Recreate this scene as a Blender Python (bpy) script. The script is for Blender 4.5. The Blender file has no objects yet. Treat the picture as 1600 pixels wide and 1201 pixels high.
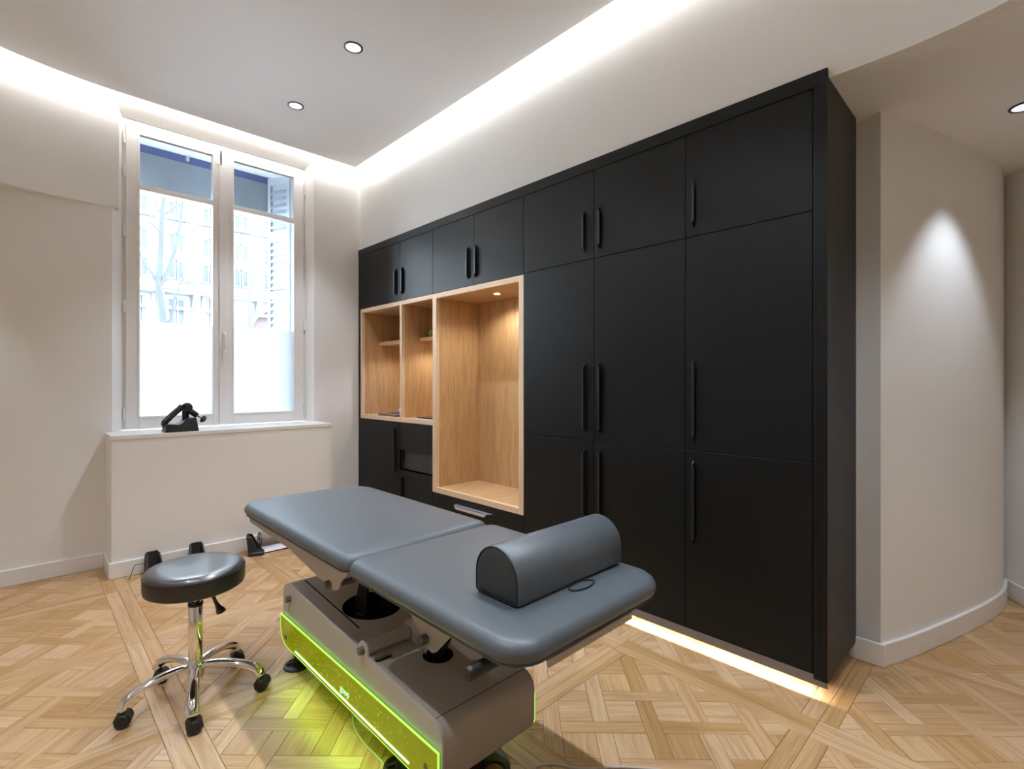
import bpy, bmesh, math, random
from mathutils import Vector, Matrix
random.seed(7)
C = bpy.context.scene.collection
PI = math.pi

# ---------------------------------------------------------------- camera, world, exposure
cam_d = bpy.data.cameras.new('camera'); cam = bpy.data.objects.new('camera', cam_d); C.objects.link(cam)
cam.location = (0, 0, 1.3); cam.rotation_euler = (PI/2, 0, -math.atan2(.697, .717))
cam_d.sensor_width = 36; cam_d.lens = 788/1600*36; cam_d.shift_y = -3.5/1600
cam_d.clip_start = .05; cam_d.clip_end = 200
bpy.context.scene.camera = cam
VS = bpy.context.scene.view_settings
VS.view_transform = 'Standard'; VS.look = 'None'; VS.gamma = 1; VS.use_curve_mapping = False
VS.exposure = 1.0
bpy.context.scene.cycles.max_bounces = 12
bpy.context.scene.cycles.diffuse_bounces = 9
bpy.context.scene.cycles.sample_clamp_indirect = 4

SKY = 9.0            # overcast winter sky
COVE = 52.0          # led strips hidden in the ceiling slot
KICK = 11.0          # led strip under the wardrobe
DOWN = 46.0          # recessed downlights
NICHE = 4.0          # small spots inside the oak niches
w = bpy.data.worlds.new('overcast_sky'); bpy.context.scene.world = w; w.use_nodes = True
nt = w.node_tree; bg = nt.nodes['Background']
tc = nt.nodes.new('ShaderNodeTexCoord'); sp = nt.nodes.new('ShaderNodeSeparateXYZ')
rp = nt.nodes.new('ShaderNodeValToRGB')
nt.links.new(tc.outputs['Generated'], sp.inputs[0]); nt.links.new(sp.outputs['Z'], rp.inputs[0])
rp.color_ramp.elements[0].position = 0; rp.color_ramp.elements[0].color = (.62, .68, .74, 1)
rp.color_ramp.elements[1].position = .5; rp.color_ramp.elements[1].color = (.80, .90, 1.0, 1)
nt.links.new(rp.outputs[0], bg.inputs[0]); bg.inputs[1].default_value = SKY

# ---------------------------------------------------------------- materials
def lin(*rgb): return tuple(((c/255)/12.92 if c/255 <= .04045 else ((c/255+.055)/1.055)**2.4) for c in rgb)
def mat(name, col, rough=.5, metal=0, bump=0, bscale=200, emis=None, estr=0, spec=.5, coat=0, var=0, vscale=3):
    m = bpy.data.materials.new(name); m.use_nodes = True; n = m.node_tree.nodes; l = m.node_tree.links
    b = n['Principled BSDF']
    b.inputs['Base Color'].default_value = (*col, 1); b.inputs['Roughness'].default_value = rough
    b.inputs['Metallic'].default_value = metal; b.inputs['Specular IOR Level'].default_value = spec
    b.inputs['Coat Weight'].default_value = coat
    if emis: b.inputs['Emission Color'].default_value = (*emis, 1); b.inputs['Emission Strength'].default_value = estr
    t = n.new('ShaderNodeTexCoord')
    if bump:
        x = n.new('ShaderNodeTexNoise'); x.inputs['Scale'].default_value = bscale; x.inputs['Detail'].default_value = 4
        u = n.new('ShaderNodeBump'); u.inputs['Strength'].default_value = bump; u.inputs['Distance'].default_value = .002
        l.new(t.outputs['Object'], x.inputs[0]); l.new(x.outputs[0], u.inputs['Height']); l.new(u.outputs[0], b.inputs['Normal'])
    if var:
        x = n.new('ShaderNodeTexNoise'); x.inputs['Scale'].default_value = vscale; x.inputs['Detail'].default_value = 5
        r = n.new('ShaderNodeMix'); r.data_type = 'RGBA'
        r.inputs[6].default_value = (*[c*(1-var) for c in col], 1); r.inputs[7].default_value = (*[min(1, c*(1+var)) for c in col], 1)
        l.new(t.outputs['Object'], x.inputs[0]); l.new(x.outputs[0], r.inputs[0]); l.new(r.outputs[2], b.inputs['Base Color'])
    return m
def wood(name, c1, c2, uv=False, axis='Z', rough=.42, tone=True, s=1.0):
    """oak: long grain noise + cathedral waves; uv -> grain along u"""
    m = bpy.data.materials.new(name); m.use_nodes = True; n = m.node_tree.nodes; l = m.node_tree.links
    b = n['Principled BSDF']; t = n.new('ShaderNodeTexCoord'); mp = n.new('ShaderNodeMapping')
    l.new(t.outputs['UV' if uv else 'Object'], mp.inputs[0])
    k_ = 22 if uv else 16; sc = {'X': (1, k_, k_), 'Y': (k_, 1, k_), 'Z': (k_, k_, 1)}['X' if uv else axis]
    mp.inputs['Scale'].default_value = [v*s for v in sc]
    a = n.new('ShaderNodeTexNoise'); a.inputs['Scale'].default_value = 6; a.inputs['Detail'].default_value = 8; a.inputs['Roughness'].default_value = .62
    a.inputs['Distortion'].default_value = .35
    f = n.new('ShaderNodeTexNoise'); f.inputs['Scale'].default_value = 1.1; f.inputs['Detail'].default_value = 3; f.inputs['Distortion'].default_value = 1.2
    l.new(mp.outputs[0], a.inputs[0]); l.new(mp.outputs[0], f.inputs[0])
    w2 = n.new('ShaderNodeMath'); w2.operation = 'MULTIPLY'; w2.inputs[1].default_value = 13; l.new(f.outputs[0], w2.inputs[0])
    sn = n.new('ShaderNodeMath'); sn.operation = 'SINE'; l.new(w2.outputs[0], sn.inputs[0])
    mr = n.new('ShaderNodeMapRange'); mr.inputs[1].default_value = -1; mr.inputs[2].default_value = 1; l.new(sn.outputs[0], mr.inputs[0])
    mx = n.new('ShaderNodeMix'); mx.inputs[0].default_value = .20 if uv else .12; l.new(a.outputs[0], mx.inputs[2]); l.new(mr.outputs[0], mx.inputs[3])
    cr = n.new('ShaderNodeValToRGB'); cr.color_ramp.elements[0].position = .25; cr.color_ramp.elements[1].position = .72
    cr.color_ramp.elements[0].color = (*c1, 1); cr.color_ramp.elements[1].color = (*c2, 1)
    l.new(mx.outputs[0], cr.inputs[0]); out = cr.outputs[0]
    if uv and tone:
        at = n.new('ShaderNodeAttribute'); at.attribute_name = 'tone'
        h = n.new('ShaderNodeHueSaturation'); l.new(out, h.inputs['Color'])
        v = n.new('ShaderNodeMapRange'); v.inputs[3].default_value = .83; v.inputs[4].default_value = 1.10; l.new(at.outputs['Fac'], v.inputs[0]); l.new(v.outputs[0], h.inputs['Value'])
        q = n.new('ShaderNodeMapRange'); q.inputs[3].default_value = 1.12; q.inputs[4].default_value = .90; l.new(at.outputs['Fac'], q.inputs[0]); l.new(q.outputs[0], h.inputs['Saturation'])
        out = h.outputs[0]
    l.new(out, b.inputs['Base Color'])
    rr = n.new('ShaderNodeMapRange'); rr.inputs[3].default_value = rough-.06; rr.inputs[4].default_value = rough+.1; l.new(a.outputs[0], rr.inputs[0]); l.new(rr.outputs[0], b.inputs['Roughness'])
    u = n.new('ShaderNodeBump'); u.inputs['Strength'].default_value = .12; u.inputs['Distance'].default_value = .0015
    l.new(a.outputs[0], u.inputs['Height']); l.new(u.outputs[0], b.inputs['Normal'])
    return m

M = {}
M['wall'] = mat('wall_paint', (.845, .84, .825), .75, bump=.08, bscale=60)
M['ceil'] = mat('ceiling_paint', (.88, .895, .92), .8)
M['trim'] = mat('white_lacquer', (.83, .82, .81), .35)
M['pvc'] = mat('white_window_lacquer', (.84, .83, .82), .3)
M['black'] = mat('matt_black_laminate', (.0035, .0041, .005), .40, bump=.05, bscale=900, spec=.27)
M['blackh'] = mat('black_metal', (.008, .009, .010), .35, metal=.0, spec=.5)
M['gap'] = mat('dark_gap', (.004, .004, .004), .8)
M['plinth'] = mat('brushed_dark_plinth', (.20, .165, .15), .45, metal=.2)
M['silver'] = mat('brushed_silver', (.72, .76, .92), .38, metal=.8)
M['oak'] = wood('oak_veneer', lin(166, 128, 88), lin(206, 170, 124), axis='Z', s=.9)
M['oakh'] = wood('oak_veneer_depth', lin(174, 136, 94), lin(212, 177, 132), axis='X', s=.9)
M['oake'] = wood('oak_edge', lin(205, 172, 138), lin(228, 202, 172), axis='Z', rough=.5, s=.5)
M['oakey'] = wood('oak_edge_level', lin(205, 172, 138), lin(228, 202, 172), axis='Y', rough=.5, s=.5)
M['floor'] = wood('oak_parquet', lin(168, 128, 88), lin(207, 172, 128), uv=True, rough=.36)
M['sub'] = mat('parquet_joint', (.10, .058, .03), .8)
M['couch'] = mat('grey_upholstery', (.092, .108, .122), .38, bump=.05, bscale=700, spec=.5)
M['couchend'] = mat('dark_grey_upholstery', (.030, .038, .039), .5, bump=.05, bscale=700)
M['piping'] = mat('black_piping', (.012, .014, .015), .5)
M['beige'] = mat('beige_powder_coat', (.36, .325, .29), .45, bump=.03, bscale=1200)
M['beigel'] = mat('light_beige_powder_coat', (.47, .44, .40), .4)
M['steel'] = mat('grey_cap', (.13, .13, .125), .4, metal=.2)
M['chrome'] = mat('polished_chrome', (.86, .85, .84), .07, metal=1)
M['rubber'] = mat('black_rubber', (.012, .012, .012), .45)
M['vinyl'] = mat('black_vinyl', (.030, .028, .030), .30, bump=.03, bscale=600, spec=1.0, coat=.35)
M['vinylside'] = mat('brown_black_vinyl', (.022, .016, .012), .42)
M['gloss'] = mat('glossy_black', (.01, .012, .014), .12)
M['paper'] = mat('white_paper', (.80, .79, .86), .7)
M['shaded_roll'] = mat('paper_roll', (.26, .235, .205), .6)  # white paper roll; its shade is put into this taupe colour
M['cable'] = mat('white_cable', (.55, .50, .47), .5)
M['acryl'] = mat('fluorescent_acrylic', (.20, .23, .005), .12, emis=(.15, .18, .0), estr=.42, var=.3, vscale=9)
M['glow'] = mat('lit_acrylic_edge', (.3, .8, .1), .3, emis=(.30, 1, .06), estr=.9)
M['ledg'] = mat('green_led_tube', (.5, .9, .4), .3, emis=(.55, 1, .38), estr=5)
M['ledw'] = mat('cove_led', (1, 1, 1), .5, emis=(1, .97, .93), estr=COVE)
M['ledk'] = mat('kick_led', (1, 1, 1), .5, emis=(1, .84, .68), estr=4)
M['lens'] = mat('lamp_lens', (.9, .9, .9), .4, emis=(.86, .91, 1), estr=.42)
M['lensb'] = mat('bright_lamp_lens', (.9, .9, .9), .4, emis=(1, .9, .75), estr=30)
M['slate'] = mat('weathered_grey_panel', lin(132, 140, 150), .7, var=.25, vscale=5)
M['slateb'] = mat('blue_grey_panel', lin(78, 90, 140), .6)
M['shutter'] = mat('pale_painted_metal', (.50, .55, .62), .5)
M['stone'] = mat('pale_limestone', (.27, .275, .28), .9, var=.06, vscale=1)
M['stone2'] = mat('grey_limestone', (.15, .16, .185), .9, var=.05)
M['outglass'] = mat('far_window_glass', (.07, .09, .12), .5)
M['bark'] = mat('pale_bark', (.06, .065, .075), .9, var=.3, vscale=3)
M['iron'] = mat('grey_iron', (.07, .078, .095), .7)
M['brick'] = mat('pink_brick', (.12, .09, .095), .9, var=.1)
M['street'] = mat('street_paving', (.5, .5, .5), .9)
M['ball'] = mat('tennis_ball_felt', (.42, .50, .10), .9, bump=.6, bscale=300)
M['seam'] = mat('white_seam', (.7, .72, .6), .8)
M['screen'] = mat('blue_screen', (.1, .15, .5), .3, emis=(.16, .26, .95), estr=.9)
M['alu'] = mat('grey_aluminium', (.20, .17, .17), .35, metal=.7)
M['text'] = mat('lit_green_lettering', (.4, .8, .4), .4, emis=(.40, 1, .40), estr=.6)
# glass pane: thin, lets light straight through
g = bpy.data.materials.new('window_glass'); g.use_nodes = True; n = g.node_tree.nodes; l = g.node_tree.links
n.remove(n['Principled BSDF']); tr = n.new('ShaderNodeBsdfTransparent'); tr.inputs[0].default_value = (.95, .985, 1, 1)
gl = n.new('ShaderNodeBsdfGlossy'); gl.inputs['Roughness'].default_value = .02; fr = n.new('ShaderNodeFresnel'); fr.inputs[0].default_value = 1.45
mx = n.new('ShaderNodeMixShader'); l.new(fr.outputs[0], mx.inputs[0]); l.new(tr.outputs[0], mx.inputs[1]); l.new(gl.outputs[0], mx.inputs[2])
l.new(mx.outputs[0], n['Material Output'].inputs[0]); M['glass'] = g
g = bpy.data.materials.new('frosted_film'); g.use_nodes = True; n = g.node_tree.nodes; l = g.node_tree.links
n.remove(n['Principled BSDF']); tr = n.new('ShaderNodeBsdfTranslucent'); tr.inputs[0].default_value = (.78, .79, .80, 1)
gl = n.new('ShaderNodeBsdfDiffuse'); gl.inputs[0].default_value = (.85, .88, .9, 1); mx = n.new('ShaderNodeMixShader'); mx.inputs[0].default_value = .2
l.new(tr.outputs[0], mx.inputs[1]); l.new(gl.outputs[0], mx.inputs[2]); l.new(mx.outputs[0], n['Material Output'].inputs[0]); M['film'] = g

# ---------------------------------------------------------------- mesh helpers
def B(): return bmesh.new()
def box(bm, x0, x1, y0, y1, z0, z1):
    v = [bm.verts.new(p) for p in ((x0,y0,z0),(x1,y0,z0),(x1,y1,z0),(x0,y1,z0),(x0,y0,z1),(x1,y0,z1),(x1,y1,z1),(x0,y1,z1))]
    for f in ((0,3,2,1),(4,5,6,7),(0,1,5,4),(1,2,6,5),(2,3,7,6),(3,0,4,7)): bm.faces.new([v[i] for i in f])
    return bm
def loft(bm, rings, caps=True, closed=True):
    R = [[bm.verts.new(p) for p in r] for r in rings]
    for a, b in zip(R, R[1:]):
        k = len(a)
        for i in range(k if closed else k-1): bm.faces.new((a[i], a[(i+1) % k], b[(i+1) % k], b[i]))
    if caps: bm.faces.new(R[0][::-1]); bm.faces.new(R[-1])
    return bm
def prism(bm, pts, ax, a, b):
    """2-D outline extruded along ax; pts are (y,z) for X, (x,z) for Y, (x,y) for Z"""
    def P(p, t): return {'X': (t, p[0], p[1]), 'Y': (p[0], t, p[1]), 'Z': (p[0], p[1], t)}[ax]
    return loft(bm, [[P(p, a) for p in pts], [P(p, b) for p in pts]])
def tube(bm, pts, r, n=12, caps=True, flat=1.0):
    pts = [Vector(p) for p in pts]; rr = r if isinstance(r, (list, tuple)) else [r]*len(pts)
    up = None; rings = []
    for i, p in enumerate(pts):
        d = (pts[min(i+1, len(pts)-1)] - pts[max(i-1, 0)]).normalized()
        if up is None: up = Vector((0, 0, 1)) if abs(d.z) < .9 else Vector((1, 0, 0))
        s = d.cross(up).normalized(); up = s.cross(d).normalized()
        rings.append([p + (s*math.cos(2*PI*k/n) + up*math.sin(2*PI*k/n)*flat)*rr[i] for k in range(n)])
    return loft(bm, rings, caps)
def lathe(bm, prof, o=(0, 0, 0), ax='Z', n=32, caps=True):
    o = Vector(o); rings = []
    for r, h in prof:
        rg = []
        for k in range(n):
            a = 2*PI*k/n; c, s = r*math.cos(a), r*math.sin(a)
            rg.append(o + Vector({'Z': (c, s, h), 'X': (h, c, s), 'Y': (s, h, c)}[ax]))
        rings.append(rg)
    return loft(bm, rings, caps)
def catmull(pts, k=6):
    P = [Vector(p) for p in pts]; out = []
    for i in range(len(P)-1):
        a = P[max(i-1, 0)]; b = P[i]; c = P[i+1]; d = P[min(i+2, len(P)-1)]
        for j in range(k):
            t = j/k; out.append(.5*((2*b)+(c-a)*t+(2*a-5*b+4*c-d)*t*t+(3*b-a-3*c+d)*t**3))
    out.append(P[-1]); return out
def rrect(x0, x1, y0, y1, r, n=8):
    """r: radius or 4 radii (x0y0, x1y0, x1y1, x0y1)"""
    if not isinstance(r, (tuple, list)): r = (r,)*4
    out = []
    for (cx, cy, a0, q) in ((x0+r[0], y0+r[0], PI, r[0]), (x1-r[1], y0+r[1], 1.5*PI, r[1]), (x1-r[2], y1-r[2], 0, r[2]), (x0+r[3], y1-r[3], .5*PI, r[3])):
        for k in range(n+1):
            a = a0 + .5*PI*k/n; out.append((cx+q*math.cos(a), cy+q*math.sin(a)))
    return out
def obj(name, bm, m, parent=None, smooth=None, bevel=0, seg=2, fix=True):
    if fix: bmesh.ops.recalc_face_normals(bm, faces=bm.faces)
    me = bpy.data.meshes.new(name); bm.to_mesh(me); bm.free()
    o = bpy.data.objects.new(name, me); C.objects.link(o)
    if m: me.materials.append(M[m] if isinstance(m, str) else m)
    if smooth is not None:
        for p in me.polygons: p.use_smooth = True
        me.set_sharp_from_angle(angle=math.radians(smooth))
    if bevel:
        q = o.modifiers.new('bevel', 'BEVEL'); q.width = bevel; q.segments = seg; q.limit_method = 'ANGLE'; q.angle_limit = math.radians(40)
    if parent:
        o.parent = parent; r = Vector((0, 0, 0)); p = parent
        while p: r += p.location; p = p.parent
        o.location = -r
    return o
def tag(o, label, cat, group=None):
    o['label'] = label; o['category'] = cat
    if group: o['group'] = group
    return o
def thing(name, label, cat, loc=(0, 0, 0), group=None):
    o = bpy.data.objects.new(name, None); C.objects.link(o); o.location = loc; o.empty_display_size = .1
    return tag(o, label, cat, group)
def struct(name, bm, m, **k):
    o = obj(name, bm, m, **k)
    if not k.get('parent'): o['kind'] = 'structure'
    return o
def dup(root, loc, label=None, rot=0):
    r = root.copy(); C.objects.link(r); r.location = loc; r.rotation_euler = (0, 0, rot)
    if label: r['label'] = label
    for ch in list(root.children):
        c = ch.copy(); C.objects.link(c); c.parent = r
        for gch in list(ch.children): d = gch.copy(); C.objects.link(d); d.parent = c
    return r
def cut(o, cutters):
    """boolean difference baked into the mesh; cutters are removed"""
    for bmc in cutters:
        bmesh.ops.recalc_face_normals(bmc, faces=bmc.faces)
        me = bpy.data.meshes.new('cutter'); bmc.to_mesh(me); bmc.free(); c = bpy.data.objects.new('cutter', me); C.objects.link(c); c.location = o.location
        if o.parent: c.location = (0, 0, 0)
        md = o.modifiers.new('cut', 'BOOLEAN'); md.object = c; md.solver = 'EXACT'
        bpy.context.view_layer.update()
        dg = bpy.context.evaluated_depsgraph_get(); nm = bpy.data.meshes.new_from_object(o.evaluated_get(dg))
        o.modifiers.clear(); o.data = nm; bpy.data.objects.remove(c)

# ---------------------------------------------------------------- room shell
YB = 4.55; WX = 2.826; FX = 2.36; ZL = 2.545; ZC = 3.33; ZT = 3.52
XL = -1.7; YF = -2.0; XR = 4.6
# oval of the dropped ceiling
def oval(off):
    o = []
    def arc(cx, cy, r, a0, a1, k=16):
        for i in range(k+1):
            a = math.radians(a0+(a1-a0)*i/k); o.append((cx+(r+off)*math.cos(a), cy+(r+off)*math.sin(a)))
    o.append((2.26+off, 4.45+off))
    arc(.5, 2.65, 1.8, 90, 180); arc(.5-.7, .4, 1.1, 180, 270); arc(2.26-1.0, .4, 1.0, 270, 360)
    return o
T = oval(0); Fa = oval(.1)
bm = B(); prism(bm, T, 'Z', ZC, ZC+.04); struct('ceiling', bm, 'ceil')
bm = B(); box(bm, XL-.1, XR, YF-.1, YB+.5, ZT, ZT+.1); struct('ceiling', bm, 'ceil')
# low ceiling outside the oval: flat plate with an oval hole
bm = B(); n_ = len(Fa)
for z in (ZL, ZL+.05):
    vi = [bm.verts.new((x, y, z)) for x, y in Fa]
    outer = [(XL-.1, YF-.1), (XR, YF-.1), (XR, YB+.0006), (XL-.1, YB+.0006)]
    vo = [bm.verts.new((x, y, z)) for x, y in outer]
    ed = [bm.edges.new((vi[i], vi[(i+1) % n_])) for i in range(n_)] + [bm.edges.new((vo[i], vo[(i+1) % 4])) for i in range(4)]
    bmesh.ops.triangle_fill(bm, edges=ed, use_beauty=True)
bm.faces.ensure_lookup_table()
# keep only triangles outside the oval
def inside(p, poly):
    c = False; j = len(poly)-1
    for i in range(len(poly)):
        if ((poly[i][1] > p[1]) != (poly[j][1] > p[1])) and p[0] < (poly[j][0]-poly[i][0])*(p[1]-poly[i][1])/(poly[j][1]-poly[i][1])+poly[i][0]: c = not c
        j = i
    return c
bmesh.ops.delete(bm, geom=[f for f in bm.faces if inside(f.calc_center_median()[:2], Fa)], context='FACES')
struct('ceiling', bm, 'ceil', fix=True)
# upright fascia following the oval (the back wall closes its straight far side)
bm = B(); Fo = oval(.16); q1 = Fa[1:]+[(Fa[0][0], YB+.01)]; q2 = Fo[1:]+[(Fo[0][0], YB+.01)]
q1[0] = (q1[0][0], YB+.002); q2[0] = (q1[0][0], YB+.05)
loft(bm, [[(a[0], a[1], ZL-.004), (a[0], a[1], ZT), (b[0], b[1], ZT), (b[0], b[1], ZL-.004)] for a, b in zip(q1, q2)])
struct('trim_1', bm, 'wall', smooth=30)
# led ribbon on the tray's edge, facing the fascia
t_ = thing('cove_light', 'warm white LED strip hidden in the slot around the dropped ceiling', 'light', (2.26, 4.45, ZC+.02), None)
To = oval(.002)
bm = B()
lo = [bm.verts.new((x, y, ZC+.012)) for x, y in To]; hi = [bm.verts.new((x, y, ZC+.026)) for x, y in To]
for i in range(len(To)): j = (i+1) % len(To); bm.faces.new((lo[i], lo[j], hi[j], hi[i]))
obj('led_strip', bm, 'ledw', t_)

# back wall with splayed window opening
def wall_back():
    bm = B()
    def ring(x0, x1, z0, z1, y): return [(x0, y, z0), (x1, y, z0), (x1, y, z1), (x0, y, z1)]
    loft(bm, [ring(XL-.1, WX+.1, -.02, ZT, YB), ring(.46, 1.911, .90, 3.312, YB), ring(.526, 1.869, .90, 3.255, 4.65),
              ring(.50, 1.90, .90, 3.255, 4.74), ring(.50, 1.90, .90, 3.20, 4.74), ring(.50, 1.90, .90, 3.20, 5.0), ring(XL-.1, WX+.1, -.02, ZT, 5.0)], caps=False)
    return struct('wall_back', bm, 'wall')
wall_back()
# boxed wall under the window with its white sill board
bm = B(); box(bm, .425, 1.93, 4.235, YB+.01, 0, .915); struct('wall_ledge', bm, 'wall')
bm = B(); box(bm, .421, 1.934, 4.230, 4.66, .915, .944); struct('trim_2', bm, 'trim', bevel=.003)
# right wall behind the wardrobes, short return and curved hall wall
bm = B(); box(bm, WX, WX+.12, .6, YB+.02, -.02, ZT); struct('wall_right', bm, 'wall')
hw = catmull([(2.826, .48, 0), (3.035, .398, 0), (3.46, .262, 0), (3.78, .172, 0), (4.06, .118, 0), (4.32, .115, 0)], 6)
def wallstrip(pts, th, z0, z1):
    """pts 2-D polyline, thickened to the left of its direction"""
    a = []; P = [Vector((p[0], p[1])) for p in pts]
    for i, p in enumerate(P):
        d = (P[min(i+1, len(P)-1)]-P[max(i-1, 0)]).normalized(); nn = Vector((-d.y, d.x)); a.append(p+nn*th)
    out = [(p.x, p.y) for p in P]+[(p.x, p.y) for p in reversed(a)]
    bm = B(); prism(bm, out, 'Z', z0, z1); return bm
ph = [(p.x, p.y) for p in hw]
bmx = wallstrip(ph, .5, -.02, ZL+.02); struct('wall_hall', bmx, 'wall', smooth=30)
bmx = wallstrip([(4.32, .115), (4.19, .035), (3.98, -.09)], .2, -.02, ZL+.02); struct('wall_hall_end', bmx, 'wall')
bm = B(); box(bm, 3.98, 4.1, YF, -.09, -.02, ZL+.02); struct('wall_hall_side', bm, 'wall')
bm = B(); box(bm, XL-.1, XL, YF-.1, YB+.02, -.02, ZT); struct('wall_left', bm, 'wall')
bm = B(); box(bm, XL, XR, YF-.1, YF, -.02, ZT); struct('wall_front', bm, 'wall')
# baseboards
def base(name, pts, th=-.016, h=.105):
    bm = wallstrip(pts, th, 0, h); return struct(name, bm, 'trim', bevel=.004, smooth=30)
base('baseboard_left', [(XL+.02, YB), (.41, YB)])
base('baseboard_back', [(.425, YB-.001), (.425, 4.235)], th=-.016)
base('baseboard_ledge', [(.409, 4.235), (1.93, 4.235)])
base('baseboard_window', [(1.95, YB), (2.33, YB)])
base('baseboard_return', [(WX, .60), (WX, .462)])
base('baseboard_hall', [(WX-.001, .479)]+ph[1:])
base('baseboard_hall_end', [(4.32, .105), (4.19, .030), (3.99, -.09)])
base('baseboard_side', [(XL, YF+.02), (XL, YB-.02)])

# ---------------------------------------------------------------- parquet
fl = B(); box(fl, XL, XR, YF, YB+.02, -.03, -.006); floor = struct('floor', fl, 'sub')
def clip(poly, a, b, c):
    out = []
    for i in range(len(poly)):
        p, q = poly[i], poly[(i+1) % len(poly)]; dp = a*p[0]+b*p[1]-c; dq = a*q[0]+b*q[1]-c
        if dp <= 0: out.append(p)
        if dp*dq < 0: t = dp/(dp-dq); out.append((p[0]+(q[0]-p[0])*t, p[1]+(q[1]-p[1])*t))
    return out
def area(p): return abs(sum(p[i][0]*p[(i+1) % len(p)][1]-p[(i+1) % len(p)][0]*p[i][1] for i in range(len(p))))/2
PX, PY, FB = .85, .8475, .0635; S = .19; SW = .0635/2; SW = .032
def panel(cx, cy, ix, iy):
    pc = []; hx, hy = PX/2, PY/2
    pc.append(([(cx-hx, cy-hy), (cx-hx+FB, cy-hy), (cx-hx+FB, cy+hy), (cx-hx, cy+hy)], PI/2))
    pc.append(([(cx+hx-FB, cy-hy), (cx+hx, cy-hy), (cx+hx, cy+hy), (cx+hx-FB, cy+hy)], PI/2))
    pc.append(([(cx-hx+FB, cy-hy), (cx+hx-FB, cy-hy), (cx+hx-FB, cy-hy+FB), (cx-hx+FB, cy-hy+FB)], 0))
    pc.append(([(cx-hx+FB, cy+hy-FB), (cx+hx-FB, cy+hy-FB), (cx+hx-FB, cy+hy), (cx-hx+FB, cy+hy)], 0))
    q = math.sqrt(.5)
    def rect(u0, u1, v0, v1, ang):
        # u along (1,1)/sqrt2 (depth), v along (1,-1)/sqrt2 (across the picture)
        P = [(u, v) for u, v in ((u0, v0), (u1, v0), (u1, v1), (u0, v1))]
        P = [(cx+q*(u+v), cy+q*(u-v)) for u, v in P]
        for a, b, c in ((1, 0, cx+hx-FB), (-1, 0, -(cx-hx+FB)), (0, 1, cy+hy-FB), (0, -1, -(cy-hy+FB))):
            P = clip(P, a, b, c)
            if len(P) < 3: return
        if area(P) > .0006: pc.append((P, ang))
    R = range(-3, 4)
    for i in R:
        for j in R:
            u, v = i*S, j*S
            if (i+j) % 2: rect(u-SW, u+SW, v-S+SW, v+S-SW, -PI/4)      # strip across, woven over
            else: rect(u-S+SW, u+S-SW, v-SW, v+SW, PI/4)
            # infill square between the strips
            rect(u+SW, u+S-SW, v+SW, v+S-SW, PI/4 if (i % 2) else -PI/4)
    return pc
F2, R2 = (.697, .717), (.717, -.697)
def proj(x, y, z=0):
    f = x*F2[0]+y*F2[1]; r = x*R2[0]+y*R2[1]
    return (800+788*r/max(f, .05), 597+788*(1.3-z)/max(f, .05)), f
pieces = []
for ix in range(-3, 5):
    for iy in range(-4, 6):
        cx = .43+PX*(ix+.5); cy = .5675+PY*(iy+.5)
        for P, ang in panel(cx, cy, ix, iy):
            for a, b, c in ((1, 0, XR-.02), (-1, 0, -XL-.002), (0, 1, YB-.002), (0, -1, -YF)):
                P = clip(P, a, b, c) if len(P) > 2 else []
            if len(P) < 3 or area(P) < .0004: continue
            mx_ = sum(p[0] for p in P)/len(P); my_ = sum(p[1] for p in P)/len(P)
            if min(p[0] for p in P) > 2.72 and my_ > .62: continue
            pj = [proj(*p) for p in P]; vis = 0
            if min(f for _, f in pj) > .35:
                (qx, qy), _ = proj(mx_, my_)
                if -10 < qx < 1610 and qy < 1215: vis = area([p for p, _ in pj])
                if .95 < mx_ < 1.15 and 1.3 < my_ < 2.3: vis *= .05
            pieces.append((vis, P, ang))
pieces.sort(key=lambda t: -t[0])
def plank_geo(bm, uvl, tl, P, ang, z=0.0):
    cx = sum(p[0] for p in P)/len(P); cy = sum(p[1] for p in P)/len(P)
    # order counter-clockwise
    s = sum(P[i][0]*P[(i+1) % len(P)][1]-P[(i+1) % len(P)][0]*P[i][1] for i in range(len(P)))
    if s < 0: P = P[::-1]
    def inset(d):
        out = []; k = len(P)
        for i in range(k):
            a, b, c = Vector(P[i-1]), Vector(P[i]), Vector(P[(i+1) % k])
            e1 = (b-a).normalized(); e2 = (c-b).normalized(); n1 = Vector((-e1.y, e1.x)); n2 = Vector((-e2.y, e2.x))
            h = (n1+n2); h = h/max(.3, h.dot(n1)) if h.length > 1e-6 else n1
            out.append(b+h*d)
        return out
    a = inset(.0006); b = inset(.0014)
    r0 = [bm.verts.new((p.x, p.y, -.006)) for p in a]; r1 = [bm.verts.new((p.x, p.y, z-.0009)) for p in a]; r2 = [bm.verts.new((p.x, p.y, z)) for p in b]
    k = len(P); fs = [bm.faces.new(r2)]
    for A, Bq in ((r0, r1), (r1, r2)):
        for i in range(k): fs.append(bm.faces.new((A[i], A[(i+1) % k], Bq[(i+1) % k], Bq[i])))
    tone = random.random()**1.0; ou, ov = random.random()*40, random.random()*40
    ca, sa = math.cos(ang), math.sin(ang)
    for f in fs:
        f[tl] = tone
        for lp in f.loops:
            x, y = lp.vert.co.x-cx, lp.vert.co.y-cy
            lp[uvl].uv = (x*ca+y*sa+ou, -x*sa+y*ca+ov)
def layers(bm): return bm.loops.layers.uv.new('UVMap'), bm.faces.layers.float.new('tone')
for vis, P, ang in pieces[:298]:
    bm = B(); u_, t2 = layers(bm); plank_geo(bm, u_, t2, P, ang, z=random.uniform(-.0003, 0))
    obj('plank', bm, 'floor', floor, fix=False)
bm = B(); u_, t2 = layers(bm)
for vis, P, ang in pieces[298:]: plank_geo(bm, u_, t2, P, ang)
o = obj('planks_beyond', bm, 'floor', floor, fix=False); o['kind'] = 'stuff'

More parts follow.
